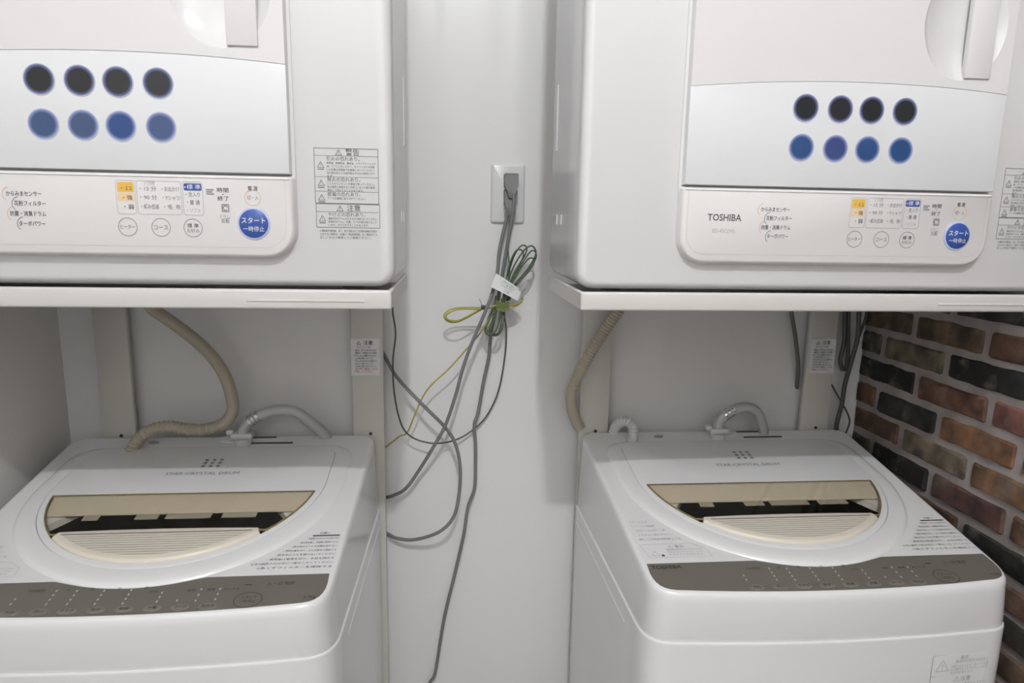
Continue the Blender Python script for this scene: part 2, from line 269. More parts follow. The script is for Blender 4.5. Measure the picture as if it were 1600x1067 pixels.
# flat print: 2-D shapes collected in (x, y), mapped to a surface when built
_tc = {}
def glyphs(s, size, bold=0):
    k = (s, bold)
    if k not in _tc:
        cu = bpy.data.curves.new('print', 'FONT'); cu.body = s; cu.size = 1; cu.resolution_u = 2; cu.offset = bold
        ob = bpy.data.objects.new('print', cu); me = bpy.data.meshes.new_from_object(ob)
        _tc[k] = ([(v.co.x, v.co.y) for v in me.vertices], [tuple(p.vertices) for p in me.polygons])
        bpy.data.objects.remove(ob); bpy.data.curves.remove(cu); bpy.data.meshes.remove(me)
    v, f = _tc[k]; return [(x*size, y*size) for x, y in v], f
class Ink:
    def __init__(self): self.v = []; self.f = []
    def add(self, v, f):
        k = len(self.v); self.v += v; self.f += [tuple(i+k for i in q) for q in f]; return self
    def text(self, s, x, y, size, align='c', bold=0, sx=1., width=None):   # y = middle of the line
        v, f = glyphs(s, size, bold)
        if not v: return self
        x0 = min(p[0] for p in v); x1 = max(p[0] for p in v)
        if width: sx = width/(x1-x0)
        ox = {'c': -(x0+x1)/2*sx, 'l': -x0*sx, 'r': -x1*sx}[align]
        return self.add([(p[0]*sx+ox+x, p[1]-size*.36+y) for p in v], f)
    def rect(self, x0, x1, y0, y1): return self.add([(x0, y0), (x1, y0), (x1, y1), (x0, y1)], [(0, 1, 2, 3)])
    def poly(self, p): return self.add(list(p), [tuple(range(len(p)))])
    def outline(self, p, w):
        q = offset(p, w); n = len(p); return self.add(list(p)+list(q), [(i, (i+1) % n, (i+1) % n+n, i+n) for i in range(n)])
    def line(self, a, b, w):
        d = Vector((b[0]-a[0], b[1]-a[1])).normalized(); m = (-d.y*w/2, d.x*w/2)
        return self.add([(a[0]+m[0], a[1]+m[1]), (a[0]-m[0], a[1]-m[1]), (b[0]-m[0], b[1]-m[1]), (b[0]+m[0], b[1]+m[1])], [(0, 1, 2, 3)])
    def frame(self, x0, x1, y0, y1, w):
        return self.line((x0, y0), (x1, y0), w).line((x0, y1), (x1, y1), w).line((x0, y0), (x0, y1), w).line((x1, y0), (x1, y1), w)
    def arc(self, cx, cy, r, a0, a1, w, n=10):
        P = [(cx+r*math.cos(a0+(a1-a0)*k/n), cy+r*math.sin(a0+(a1-a0)*k/n)) for k in range(n+1)]
        for a, b in zip(P, P[1:]): self.line(a, b, w)
        return self
    def tri(self, cx, cy, s, w):
        p = [(cx-s*.58, cy-s*.5), (cx+s*.58, cy-s*.5), (cx, cy+s*.5)]; return self.outline(p, w)
    def build(self, name, m, parent, mp):
        me = bpy.data.meshes.new(name); me.from_pydata([mp(x, y) for x, y in self.v], [], self.f); me.update(); me.materials.append(m)
        o = bpy.data.objects.new(name, me); COL.objects.link(o); o.parent = parent; o['kind'] = 'stuff'; return o

# ------------------------------------------------------------------ the room
XL, XR, YB = -.787, .934, 1.411
Z1 = 2.95
struct(MB().box(XL-.06, XR+.07, -1.6, YB+.08, -.05, 0).build('floor', floor_m, smooth=0))
struct(MB().box(XL-.06, XR+.07, -1.6, YB+.08, Z1, Z1+.05).build('ceiling', ceil_m, smooth=0))
struct(MB().box(XL, XR, YB, YB+.08, 0, Z1).build('wall_back', wall_m, smooth=0))
struct(MB().box(XL-.06, XL, -1.6, YB+.08, 0, Z1).build('wall_left', wall_l, smooth=0))
struct(MB().box(XL, XR, -1.66, -1.6, 0, Z1).build('wall_front', wall_l, smooth=0))
wr = struct(MB().box(XR, XR+.07, -1.6, YB+.08, 0, Z1).build('wall_right', mortar, smooth=0))
# bricks in running bond; colours of the ones in view come from the photograph
SEEN = {(0, 1): (.16, .088, .057), (1, 0): (.13, .092, .066), (1, 1): (.16, .105, .066), (1, 2): (.16, .08, .052),
        (2, 0): (.085, .08, .062), (2, 1): (.15, .13, .088), (2, 2): (.022, .022, .022), (3, 0): (.018, .018, .018), (3, 1): (.19, .092, .06), (3, 2): (.28, .115, .10),
        (4, 0): (.17, .088, .056), (4, 1): (.042, .043, .04), (4, 2): (.26, .125, .06), (4, 3): (.24, .15, .09), (5, 0): (.16, .088, .058), (5, 1): (.22, .18, .13), (5, 2): (.25, .135, .07),
        (6, 0): (.09, .08, .058), (6, 1): (.018, .018, .018), (6, 2): (.15, .075, .066), (6, 3): (.22, .12, .07), (7, 0): (.12, .08, .06), (7, 1): (.16, .085, .058), (7, 2): (.035, .038, .034)}
PAL = [(.19, .092, .06), (.12, .06, .04), (.03, .03, .03), (.25, .13, .07), (.15, .12, .085), (.16, .075, .065), (.05, .045, .04), (.22, .15, .10)]
def brick_mesh(L, seed):
    rnd = random.Random(seed); hgt = .0445; bm = bmesh.new(); bmesh.ops.create_cube(bm, size=1)
    for v in bm.verts: v.co = Vector((v.co.x*.018, v.co.y*L, v.co.z*hgt))
    bmesh.ops.subdivide_edges(bm, edges=[e for e in bm.edges if abs(e.verts[0].co.y-e.verts[1].co.y) > L*.5], cuts=6)
    bmesh.ops.bevel(bm, geom=[e for e in bm.edges if e.is_boundary is False and e.calc_face_angle(0) > 1], offset=.004, segments=1, affect='EDGES')
    for v in bm.verts:
        if v.co.x < .008: v.co += Vector((rnd.uniform(-.0012, .0012), rnd.uniform(-.0015, .0015), rnd.uniform(-.0015, .0015)))
    me = bpy.data.meshes.new('brick'); bm.to_mesh(me); bm.free(); me.shade_smooth(); me.set_sharp_from_angle(angle=.6); me.materials.append(brickm); return me
FULL = [brick_mesh(.171, i) for i in range(6)]
ends = {}
JO = {0: 1.338, 1: 1.250}
for k in range(-2, 14):
    zt = 1.225-.0588*(k-1) if k else 1.2825
    zc = zt-.0222; i = 0; hi = YB-.001; j = JO[k % 2]
    if k % 2 == 1 and k == 3: j = 1.222
    while hi > .12:
        lo = j+.008 if i == 0 else hi-.171
        L = hi-lo
        if abs(L-.171) < .004: me = FULL[(k*5+i*3) % 6]
        else:
            kk = (round(L, 3), k % 3)
            if kk not in ends: ends[kk] = brick_mesh(L, k)
            me = ends[kk]
        o = bpy.data.objects.new('brick', me); COL.objects.link(o); o.parent = wr
        rnd = random.Random(k*77+i)
        o.location = (XR+.0045+rnd.uniform(-.0015, .0015), (hi+lo)/2, zc+rnd.uniform(-.0015, .0015)); o.rotation_euler = (rnd.uniform(-.008, .008), 0, rnd.uniform(-.006, .006))
        c = SEEN.get((k, i)) or PAL[rnd.randrange(len(PAL))]
        gm = sum(c)/3; o.color = (*[(q*.88+gm*.12)*.86 for q in c], 1)
        hi = lo-.0155; i += 1

# ------------------------------------------------------------------ tumble dryer
def build_dryer(label):
    t = thing('tumble_dryer', label, 'dryer')
    HT = .74; FY = .015                      # height, front frame plane behind the door front
    out = rrect(-.346, .346, 0, HT, .022)
    # cabinet: shell from behind the front frame to the rear
    mb = MB(); Pm = lambda poly, y: [(x, y, z) for x, z in poly]
    mb.loft([Pm(out, FY+.028), Pm(out, .262), Pm(offset(out, .006), .272), Pm(offset(out, .016), .276)])
    mb.build('cabinet', white, t)
    fo = rrect(-.3485, .3485, .001, HT+.002, .024)
    MB().loft([Pm(fo, FY+.027), Pm(fo, FY+.011), Pm(offset(fo, .003), FY+.004), Pm(offset(fo, .010), FY)]).build('front_frame', white, t)
    MB().box(-.25, .25, .276, .42, .08, .64, .03, 3).build('back_cover', white, t)
    for x in (-.29, .29):
        for y in (.06, .24): MB().loft([[(x+.016*math.cos(a), y+.016*math.sin(a), z) for a in [k*math.pi/6 for k in range(12)]] for z in (-.003, .003)]).build('foot', dark_gap, t)
    # gap behind door and panel
    # door: upper leaf with round finger recess, lower leaf below the curved crease
    X0, X1, ZB, ZT = -.2134, .2247, .1405, .665
    def crease(x): s = (x-.03)/.22; return .2755-.0105*s*s
    n = 14; cr = [(X0+(X1-X0)*k/n, crease(X0+(X1-X0)*k/n)) for k in range(n+1)]
    door = MB(); lo = [(X0, ZB), (X1, ZB)]+list(reversed(cr))
    door.loft([Pm(lo, FY+.002), Pm(lo, .0012), Pm(offset(lo, .0005), .0004), Pm(offset(lo, .0010), .0002)])
    d = door.build('door', bluew, t)
    cx, cz, R, RZ = .153, .353, .0585, .0705
    ob = cr+[(X1, ZT-.03), (X1-.03, ZT), (X0+.03, ZT), (X0, ZT-.03)]
    def cast(poly, ang):
        dx, dz = math.cos(ang), math.sin(ang); best = None
        for i in range(len(poly)):
            ax, az = poly[i]; bx, bz = poly[(i+1) % len(poly)]; ex, ez = bx-ax, bz-az; den = dx*ez-dz*ex
            if abs(den) < 1e-12: continue
            s = ((ax-cx)*ez-(az-cz)*ex)/den; q = ((ax-cx)*dz-(az-cz)*dx)/den
            if s > 0 and -1e-9 <= q <= 1+1e-9 and (best is None or s > best): best = s
        return best
    def castp(poly, ang): s = cast(poly, ang); return (cx+s*math.cos(ang), cz+s*math.sin(ang))
    angs = sorted(set([2*math.pi*k/64 for k in range(64)]+[math.atan2(z-cz, x-cx) % (2*math.pi) for x, z in ob]))
    angs = [a for i, a in enumerate(angs) if i == 0 or a-angs[i-1] > 1e-4]
    rO = [castp(ob, a) for a in angs]; rI = [(cx+R*math.cos(a), cz+RZ*math.sin(a)) for a in angs]
    def shr(e): return [(cx+(x-cx)*(1-e/max(.02, math.hypot(x-cx, z-cz))), cz+(z-cz)*(1-e/max(.02, math.hypot(x-cx, z-cz)))) for x, z in rO]
    rings = [Pm(rO, FY+.002), Pm(rO, .0010), Pm(shr(.0008), 0.), Pm(rI, 0.)]
    MB().loft(rings, cap0=False, cap1=False).build('door_upper_panel', pinkw, d)
    bowl = [[(cx+(x-cx)*q, .0118*(1-q**3.2), cz+(z-cz)*q) for x, z in rI] for q in (1., .985, .96, .92, .86, .78, .66, .5, .3, .1)]
    MB().loft(bowl, cap0=False).build('finger_recess', mat('recess_white', (.735, .73, .73), .10, coat=.4), d)
    h = MB().box(.1585, .1945, -.003, .006, .2858, .435, .0012, 2).build('door_handle', pinkw, d); h['label'] = 'flat white vertical pull bar'
    MB().box(X0-.004, X1+.004, FY-.0025, FY+.001, .131, ZT+.004).build('door_gasket', white, t, 0)
    # control panel below the door
    po = rrect(X0-.001, X1+.002, .039, .1372, (.034, .034, .003, .003), 8)
    cp = MB().loft([Pm(offset(po, -.003), FY+.002), Pm(offset(po, -.001), .008), Pm(po, .004), Pm(offset(po, .0015), .0012), Pm(offset(po, .004), 0.)]).build('control_panel', panelw, t)
    mp = lambda x, z: (x, -.0004, z)
    pr = rrect(X0+.006, X1-.006, .0505, .1335, (.026, .026, .003, .003), 6)
    Ink().outline(pr, .0005).build('panel_outline', ink('ink_faint', (.70, .67, .67)), cp, mp)
    k = Ink(); g = Ink(); og = Ink(); bl = Ink(); wh = Ink(); lg = Ink()
    k.text('TOSHIBA', -.1563, .0993, .0125, bold=.012, width=.0465); lg.text('ED-45C(W)', -.1563, .0817, .0075, width=.031)
    for s, x, z, w in (('からみまセンサー', -.1065, .1106, .040), ('花粉フィルター', -.0985, .0993, .036), ('抗菌・消臭ドラム', -.1045, .0872, .041), ('ターボパワー', -.0955, .0755, .030)):
        k.text(s, x, z, .0066, 'l', .006, width=w)
    for x, z, c in ((-.1025, .1098, og), (-.0925, .0985, bl), (-.099, .0866, og), (-.089, .0748, bl)):
        c.arc(x, z, .0085, math.radians(100), math.radians(232), .0008)
    for x in (.0295, .0685, .1062): g.outline(circle(x, .0735, .0112, 32), .0007)
    g.text('ヒーター', .0295, .0735, .0062, bold=.008, width=.0175); g.text('コース', .0685, .0735, .0072, bold=.008, width=.0165)
    k.text('標 準', .1062, .0762, .0056, width=.0135); g.text('お好み', .1062, .0700, .0056, width=.0145)
    for x0, x1 in ((.0190, .0415), (.0430, .0950), (.0965, .1205)): lg.outline(rrect(x0, x1, .0888, .1290, .0032, 4), .0005)
    am = Ink().poly(rrect(.0208, .0398, .1150, .1268, (.0005, .0005, .002, .002), 3)); am.build('amber_marking', am_ink, cp, lambda x, z: (x, -.0002, z))
    a2 = Ink().rect(.0208, .0398, .1045, .1142); a2.build('pale_amber_marking', am2_ink, cp, lambda x, z: (x, -.0002, z))
    bb = Ink().poly(rrect(.0982, .1192, .1182, .1268, .0018, 3)); bb.build('blue_marking', b_ink, cp, lambda x, z: (x, -.0002, z))
    wh.text('▸標 準', .1087, .1226, .0062, width=.019)
    for s, x, z, w, ik in (('・ｴｺ', .0312, .1195, .012, k), ('・強', .0322, .1085, .011, k), ('・弱', .0330, .0975, .011, k), ('シワ抑制', .0585, .1262, .0125, lg),
                       ('・15 分', .0565, .1195, .0195, g), ('・90 分', .0565, .1092, .0195, g), ('・縮み低減', .0575, .0982, .0205, g), ('・お出かけ', .0827, .1195, .0205, g), ('・Yシャツ', .0830, .1092, .0200, g), ('・毛  布', .0835, .0982, .0195, g),
                       ('・念入り', .1085, .1135, .0165, g), ('・普 通', .1085, .1042, .0150, g), ('・ソフト', .1085, .0945, .0160, lg), ('時間', .1440, .1195, .0135, k), ('終了', .1440, .1095, .0135, k), ('ドラム', .1450, .0875, .0115, lg), ('反転', .1452, .0827, .0095, g), ('電 源', .1797, .1222, .0115, k)):
        ik.text(s, x, z, .0062, bold=.004, width=w)
    g.rect(.1245, .1315, .1165, .1180).rect(.1245, .1335, .1190, .1205).rect(.1245, .1335, .1140, .1155); g.poly([(.1428, .1150), (.1452, .1150), (.1440, .1136)])
    g.outline(rrect(.1415, .1505, .0935, .1030, .001, 2), .0012); g.arc(.146, .0982, .0028, .3, 5.6, .0011)
    og.outline(circle(.1792, .1112, .0098, 32), .0007); g.text('切・入', .1792, .1112, .0062, width=.0135)
    k.build('dark_lettering', k_ink, cp, mp); g.build('grey_lettering', g_ink, cp, mp); lg.build('pale_lettering', lg_ink, cp, mp)
    og.build('orange_marking', lo_ink, cp, mp); bl.build('arc_marking', g_ink, cp, mp); wh.build('white_lettering', w_ink, cp, mp)
    b = MB().loft([[(x, y, z) for x, z in circle(.1793, .0800, r, 36)] for r, y in ((.0196, .001), (.0196, -.0010), (.0178, -.0016), (.0174, -.0016))]).build('start_button_rim', ink('rim_blue_white', (.50, .55, .74)), cp)
    s = MB().loft([[(x, y, z) for x, z in circle(.1793, .0800, r, 36)] for r, y in ((.0174, .0005), (.0174, -.0020), (.0168, -.0025))]).build('start_button', mat('button_blue', (.035, .085, .33), .35), cp); s['label'] = 'round blue start button'
    sw = Ink().text('スタート', .1793, .0838, .0085, bold=.006, width=.0285).text('一時停止', .1793, .0735, .0068, width=.0255)
    sw.build('button_lettering', w_ink, cp, lambda x, z: (x, -.0029, z))
    # round stickers on the lower leaf
    for i in range(8):
        me_o = MB().loft([[(x, y, z) for x, z in circle(0, 0, .0178, 40)] for y in (.0002, -.0004)]).build('round_sticker', k_ink, d, 0)
        me_o.location = (0, 0, 0)
    # warning label
    L = Ink(); T = Ink(); x0, x1 = .2515, .3300; mf = lambda x, z: (x, FY-.0004, z)
    L.frame(x0, x1, .1068, .1738, .0006).frame(x0+.0005, x1+.001, .0768, .1060, .0006)
    for z in (.1648, .1392, .1214, .0962): L.line((x0, z), (x1, z), .0004)
    for z, w, big in ((.1693, '警告', 1), (.1010, '注意', 1)):
        L.tri(.2815, z, .0074, .0006).text('!', .2815, z-.0006, .006); T.text(w, .2985, z, .0088, bold=.004)
    for z in (.1540, .1318, .1140, .0880): L.tri(.2592, z, .0078, .0006).text('!', .2592, z-.0006, .005).rect(.2552, .2632, z-.0062, z-.0052)
    for z, s, rows in ((.1612, '引火の恐れあり。', ('食用油、動物系油、機械油、ドライクリーニング', '油、ベンジンやシンナー、ガソリンなどの付着', 'した衣類は洗濯後でも乾燥しないでください。', '油の酸化熱による自然発火や引火の原因となり', 'ます。')),
                       (.1360, '発火の恐れあり。', ('１５Ａのコンセントを単独で使ってください。', '他の器具と併用すると分岐コンセント部が異常', '発熱して発火することがあります。')),
                       (.1180, '感電の恐れあり。', ('アースを確実に取り付けてください。',)),
                       (.0930, 'やけどの恐れあり。', ('運転中及びドラムが止まるまで触れないでください', '乾燥中はドラム、衣類、ドアの内側が熱くなって', 'います。やけどをすることがあります。'))):
        L.text(s, .2665, z, .0056, 'l')
        for i, r in enumerate(rows): T.text(r, .2665, z-.0052-.0040*i, .0032, 'l', width=min(.0605, .0028*len(r)))
    for i, r in enumerate(('＊運転前や運転後、また、熱や湿気などで衣類乾燥機の性能が', '　十分でない場合は、付属の「取扱説明書」をご確認のうえ', '　正しい方法で使用してご使用ください。')): T.text(r, .2555, .0725-.0042*i, .0034, 'l', width=.072-.008*(i == 2))
    wi = ink('ink_warning', (.15, .15, .155)); L.build('warning_label', wi, t, mf); T.build('warning_lettering', wi, t, mf)
    # side face details: pressed slot and rivets
    for z0, z1, y in ((.20, .30, .22), ): 
        for sx in (-1, 1): MB().box(sx*.346-.0012, sx*.346+.0012, y, y+.01, z0, z1).build('side_slot', white, t, 0)
    for y in (.16, .20):
        for sx in (-1, 1): MB().box(sx*.346-.0012, sx*.346+.0012, y, y+.006, .085, .10).build('side_vent', white, t, 0)
    return t
DRY = [(-.4200, .8645, 1.3086, -.0105), (.5182, .8725, 1.3079, .0132)]
dl = build_dryer('white tumble dryer above the washer that stands beside the plain white side wall')
dr = copy_tree(dl); dr['label'] = 'white tumble dryer above the washer that stands beside the brick wall'
BK, BU = (.030, .031, .042), (.035, .085, .26)
for t, (x, y, z, a), xs, cols in ((dl, DRY[0], (-.0558, -.0110, .0318, .0772, -.0560, -.0114, .0312, .0772), [(.030, .031, .036), (.032, .033, .038), (.042, .045, .050), (.050, .054, .066), (.055, .105, .245), (.066, .105, .235), (.026, .082, .270), (.070, .115, .275)]),
                             (dr, DRY[1], (-.0572, -.0095, .0343, .0811, -.0583, -.0110, .0341, .0815), [(.012, .016, .026), (.017, .017, .030), (.014, .018, .024), (.020, .026, .028), (.024, .085, .26), (.042, .075, .25), (.022, .085, .26), (.016, .075, .25)])):
    t.location = (x, y, z); t.rotation_euler = (0, 0, a); t['group'] = 'tumble dryers on stands'
    door = [c for c in t.children if c.name.startswith('door') and 'gasket' not in c.name][0]
    st = [c for c in door.children if c.name.startswith('round_sticker')]
    for i, s in enumerate(st):
        s.location = (xs[i], 0, .2412 if i < 4 else .1913)
        s.data = s.data.copy(); s.data.materials[0] = sticker(tuple(c*(.42 if i < 4 else .72) for c in cols[i]), (.12, .14, .30) if i < 4 else (.20, .25, .46)); s['label'] = 'black round sticker' if i < 4 else 'blue round sticker'

# ------------------------------------------------------------------ dryer stand
def build_stand(label, pose, px, lab):
    X, Y, Z, a = pose
    t = thing('dryer_stand', label, 'stand', (X, Y, 0), a, 'dryer stands')
    ZT_, ZB_ = Z-.0015, Z-.0262
    hw = .3455
    mb = MB().box(-hw, hw, .0, .012, ZB_, ZT_, .003, 3)
    for s in (-1, 1): mb.box(s*hw-.006*(s > 0)+0, s*hw+.006*(s < 0), .004, .274, ZB_, ZT_, .0015, 1)
    mb.box(-hw+.004, hw-.004, .010, .272, ZB_+.004, ZB_+.010)
    tr = mb.build('tray', tray_m, t)
    MB().box(.165, .312, -.0012, .003, ZB_+.0095, ZB_+.0125, .0006, 1).build('tray_ridge', tray_m, tr)
    ca, sa = math.cos(a), math.sin(a)
    def lx_(wx, wy): return ca*(wx-X)+sa*(wy-Y)
    px = [lx_(q, 1.381) for q in px]; lab = [lx_(q, 1.381) for q in lab]
    for x in px:
        MB().box(x-.012, x+.012, .26, 1.390-Y, ZB_+.002, ZB_+.018, .002, 1).build('arm', stand_m, t)
        lx = x
        MB().box(lx-.0325, lx+.0325, 1.379-Y, 1.391-Y, .02, ZB_+.002, .003, 2).build('post', stand_m, t)
        MB().box(lx-.03, lx+.03, 1.373-Y, 1.400-Y, 0, .02, .003, 1).build('foot', stand_m, t)
        MB().loft([[(lx+.004+.0035*math.cos(k*.785), 1.3785-Y-d, .948+.0035*math.sin(k*.785)) for k in range(8)] for d in (-.002, .0015)]).build('screw', screw_m, t)
    # caution label on the right-hand post
    x0 = lab[0]; x1 = x0+.058; z0, z1 = 1.0745, 1.1520; yf = 1.3785-Y
    pl = MB().box(x0, x1, yf-.0006, yf+.0008, z0, z1).build('caution_label', paper_m, t, 0)
    k = Ink(); r = Ink(); cx = (x0+x1)/2
    k.tri(cx-.013, z1-.0085, .008, .0009).text('注意', cx+.006, z1-.0085, .0095, bold=.01)
    k.text('ユニット台', cx-.004, z1-.0175, .005, width=.030)
    rows = ['・転倒、落下のおそれあり', '運転中、乾燥機や台が動い', 'たりしたら運転を止める。', '上に物を置かないこと。', '・ねじのゆるみを点検する', '台の上に乗らないこと。', '・水平に据え付けること。', '必ず壁に固定してから', '使用してください。']
    for i, s in enumerate(rows): (r if i > 6 else k).text(s, x0+.006+.002*(i % 2), z1-.0245-.0056*i, .0043, 'l', .012, width=.046-.008*(i in (3, 5, 8)))
    mp = lambda x, z: (x, yf-.0010, z)
    k.build('caution_lettering', k_ink, pl, mp); r.build('red_lettering', r_ink, pl, mp)
    return t
build_stand('cream metal stand over the washer beside the plain white side wall', DRY[0], (-.6755, -.1705), (-.203,))
build_stand('cream metal stand over the washer beside the brick wall', DRY[1], (.3125, .8205), (.794,))

# ------------------------------------------------------------------ washing machine
SL = .1595
def ztop(v): return .860+SL*v
def T(x, v, h=0.): return (x, v, ztop(v)+h)
def build_washer(label):
    t = thing('washing_machine', label, 'washing machine')
    HW = .289; out = []
    fr = lambda x: .040+.016*(x/HW)**2
    for k in range(17):
        x = -.245+.49*k/16; out.append((x, fr(x)))
    def arc(p0, c, p1, n=6):
        return [((1-s)**2*p0[0]+2*s*(1-s)*c[0]+s*s*p1[0], (1-s)**2*p0[1]+2*s*(1-s)*c[1]+s*s*p1[1]) for s in [k/n for k in range(n+1)]]
    out += arc((.250, fr(.25)), (HW, fr(HW)), (HW, .108)) + [(HW, .25), (HW, .40)] + arc((HW, .525), (HW, .56), (.255, .56)) + [(.1, .56), (-.1, .56)] + arc((-.255, .56), (-HW, .56), (-HW, .525)) + [(-HW, .40), (-HW, .25)] + arc((-HW, .108), (-HW, fr(HW)), (-.250, fr(.25)))
    out = [(x*(1+.042*max(0, y-.108)/.45), y) for x, y in out]     # a little wider towards the back
    flat = lambda p, z: [(x, y, z) for x, y in p]
    ramp = lambda p, h: [T(x, y, h) for x, y in p]
    wd = lambda p: [(x*1.02, y) for x, y in p]          # the cabinet flares a little below the top cover
    body = wd(offset(out, -.0022))
    MB().loft([flat(body, .03), flat(body, .78), flat(body, .7862), flat(body, .7872), flat(wd(offset(out, -.0014)), .7888), flat(wd(offset(out, .0012)), .7892)], cap1=False).build('body', whitew, t)
    MB().box(-.25, .25, .09, .52, 0, .03, .004, 1).build('base', mat('base_grey', (.35, .35, .35), .5), t)
    o2 = offset(out, .0018)
    for s in (-1, 1):
        xa = lambda y: s*(HW*1.02*(1+.042*max(0, y-.108)/.45)+.0016)
        MB().loft([[(xa(y)+s*a, y, .757+b) for a, b in ((-.002, -.0016), (.0016, -.0010), (.0016, .0010), (-.002, .0016))] for y in (.155, .25, .40, .52)]).build('side_ridge', whitew, t)
    # ---- lid
    C0 = (0., .262); CV = .366
    def dshape(R, back, rb):
        p = [(R*math.cos(a), CV+R*math.sin(a)) for a in [math.pi+math.pi*k/40 for k in range(41)]]
        return p+[(R*math.cos(a)*0+R-rb+rb*math.cos(a), back-rb+rb*math.sin(a)) for a in [.5*math.pi*k/6 for k in range(7)]]+[(-R+rb+rb*math.cos(a), back-rb+rb*math.sin(a)) for a in [.5*math.pi+.5*math.pi*k/6 for k in range(7)]]
    def cast(poly, ang):
        dx, dy = math.cos(ang), math.sin(ang); best = 0
        for i in range(len(poly)):
            ax, ay = poly[i]; bx, by = poly[(i+1) % len(poly)]; ex, ey = bx-ax, by-ay; den = dx*ey-dy*ex
            if abs(den) < 1e-12: continue
            s = ((ax-C0[0])*ey-(ay-C0[1])*ex)/den; q = ((ax-C0[0])*dy-(ay-C0[1])*dx)/den
            if s > 0 and -1e-9 <= q <= 1+1e-9: best = max(best, s)
        return (C0[0]+best*dx, C0[1]+best*dy)
    RW = .2225; chord = .329; a0 = math.asin((chord-CV)/RW)
    win = [(RW*math.cos(a), CV+RW*math.sin(a)) for a in [math.pi-a0+(math.pi+2*a0)*k/40 for k in range(41)]]
    def hole(p): return cast(win, math.atan2(p[1]-C0[1], p[0]-C0[0]))
    o10 = offset(out, .010); hl = [hole(p) for p in o10]
    MB().loft([flat(wd(offset(out, .0010)), .7885), flat(wd(offset(out, .0006)), .7945), flat(wd(out), .797), ramp(out, -.0155), ramp(out, -.012), ramp(offset(out, .0010), -.0055), ramp(offset(out, .0030), -.0018), ramp(offset(out, .0062), -.0002), ramp(o10, 0), ramp(hl, 0), ramp(hl, -.012)], cap0=False, cap1=False).build('top_cover', whitew, t)
    ring = dshape(.265, .506, .045); inner = dshape(.2335, .494, .035)
    angs = sorted(set([round(2*math.pi*k/120, 6) for k in range(120)]+[round(math.atan2(p[1]-C0[1], p[0]-C0[0]) % (2*math.pi), 6) for p in (win[0], win[-1])]))
    rc = lambda poly: [cast(poly, a) for a in angs]
    O, I, Wn = rc(ring), rc(inner), rc(win)
    O1, O2, O3 = rc(dshape(.2625, .5035, .043)), rc(dshape(.257, .501, .042)), rc(dshape(.246, .498, .040))
    lid = MB().loft([ramp(O, -.001), ramp(O1, .0028), ramp(O2, .0048), ramp(O3, .0060), ramp(I, .0062)], cap0=False, cap1=False).build('lid_rim', whitew, t)
    MB().loft([ramp(rc(dshape(.2332, .4938, .035)), .0050), ramp(rc(dshape(.2325, .493, .034)), .0070), ramp(rc(dshape(.2305, .491, .033)), .0076), ramp(Wn, .0076), ramp(Wn, -.016)], cap0=False, cap1=False).build('lid', whitew, t)
    # window recess: tub, beige rim strip, tabs, smoked pane, ribbed handle plate
    def clip(lo_, hi_, inset=.0):
        p = []
        R = RW-inset
        def xa(v): return math.sqrt(max(0, R*R-(v-CV)**2))
        n = 8
        for k in range(n+1): v = hi_+(lo_-hi_)*k/n; p.append((-xa(v), v))
        for k in range(n+1): v = lo_+(hi_-lo_)*k/n; p.append((xa(v), v))
        return p
    tc = circle(0, .312, .236, 48)
    MB().loft([ramp(tc, -.006), ramp(circle(0, .312, .236, 48), -.05), ramp(circle(0, .312, .222, 48), -.055), [(x, y, .40) for x, y in circle(0, .312, .222, 48)]], cap0=False).build('tub', tub_steel, t)
    MB().loft([ramp(clip(.276, chord-.001, .003), .0030), ramp(clip(.276, chord-.001, .003), .0055)]).build('lid_strip', lid_beige, t)
    for x0, x1 in ((-.140, -.115), (-.058, -.022), (-.010, .062), (.080, .135)):
        MB().loft([ramp([(x0, .262), (x1, .262), (x1, .277), (x0, .277)], h) for h in (.0030, .0045)]).build('tab', tub_grey, t)
    pw = clip(.217, chord)
    pane = MB().loft([ramp(offset(pw, .0012), .0078), ramp(offset(pw, .0012), .0092)]).build('lid_window', smoke, t); pane['label'] = 'smoked brown see-through lid window'
    fr_ = MB()
    n_ = len(pw); q = offset(pw, .0028)
    fr_.loft([ramp(pw, .0070), ramp(pw, .0092), ramp(offset(pw, .0006), .0098), ramp(offset(pw, .0018), .0098), ramp(q, .0090)], cap0=False, cap1=False)
    fr_.build('window_edge', smoke_edge, pane)
    hp = []
    R = RW-.001; xe = .156; v0 = CV-math.sqrt(R*R-xe*xe); a1 = math.atan2(v0-CV, xe)
    for k in range(31):
        a = math.pi-a1+(math.pi+2*a1)*k/30 if False else (-math.pi-a1)+(math.pi+2*a1)*k/30
        hp.append((R*math.cos(a), CV+R*math.sin(a)))
    hp += [(xe-.004, .2210), (xe*.5, .2235), (0, .2243), (-xe*.5, .2235), (-xe+.004, .2210)]
    hd = MB().loft([ramp(hp, -.012), ramp(hp, .0090), ramp(offset(hp, .002), .0118), ramp(offset(hp, .005), .0126)]).build('lid_handle_plate', lid_beige, t); hd['label'] = 'ribbed beige lid grip'
    h2 = [(x, v) for x, v in offset(hp, .011)]
    MB().loft([ramp(h2, .0120), ramp(h2, .01300)]).build('ribbed_inlay', rib_beige, hd)
    # lid print
    dk = Ink().text('STAR CRYSTAL DRUM', .005, .3955, .0135, width=.130)
    for i in range(3):
        for j in range(3): dk.poly(circle(-.003+.0135*i, .4210+.0115*j, .0036, 10, .0034))
    lid_o = [c for c in t.children if c.name.split('.')[0] == 'lid'][0]
    dk.build('lid_lettering', g_ink, lid_o, lambda x, v: T(x, v, .0084))
    # ---- control panel
    po = []
    for k in range(13): x = -.250+.5*k/12; po.append((x, fr(x)+.0075))
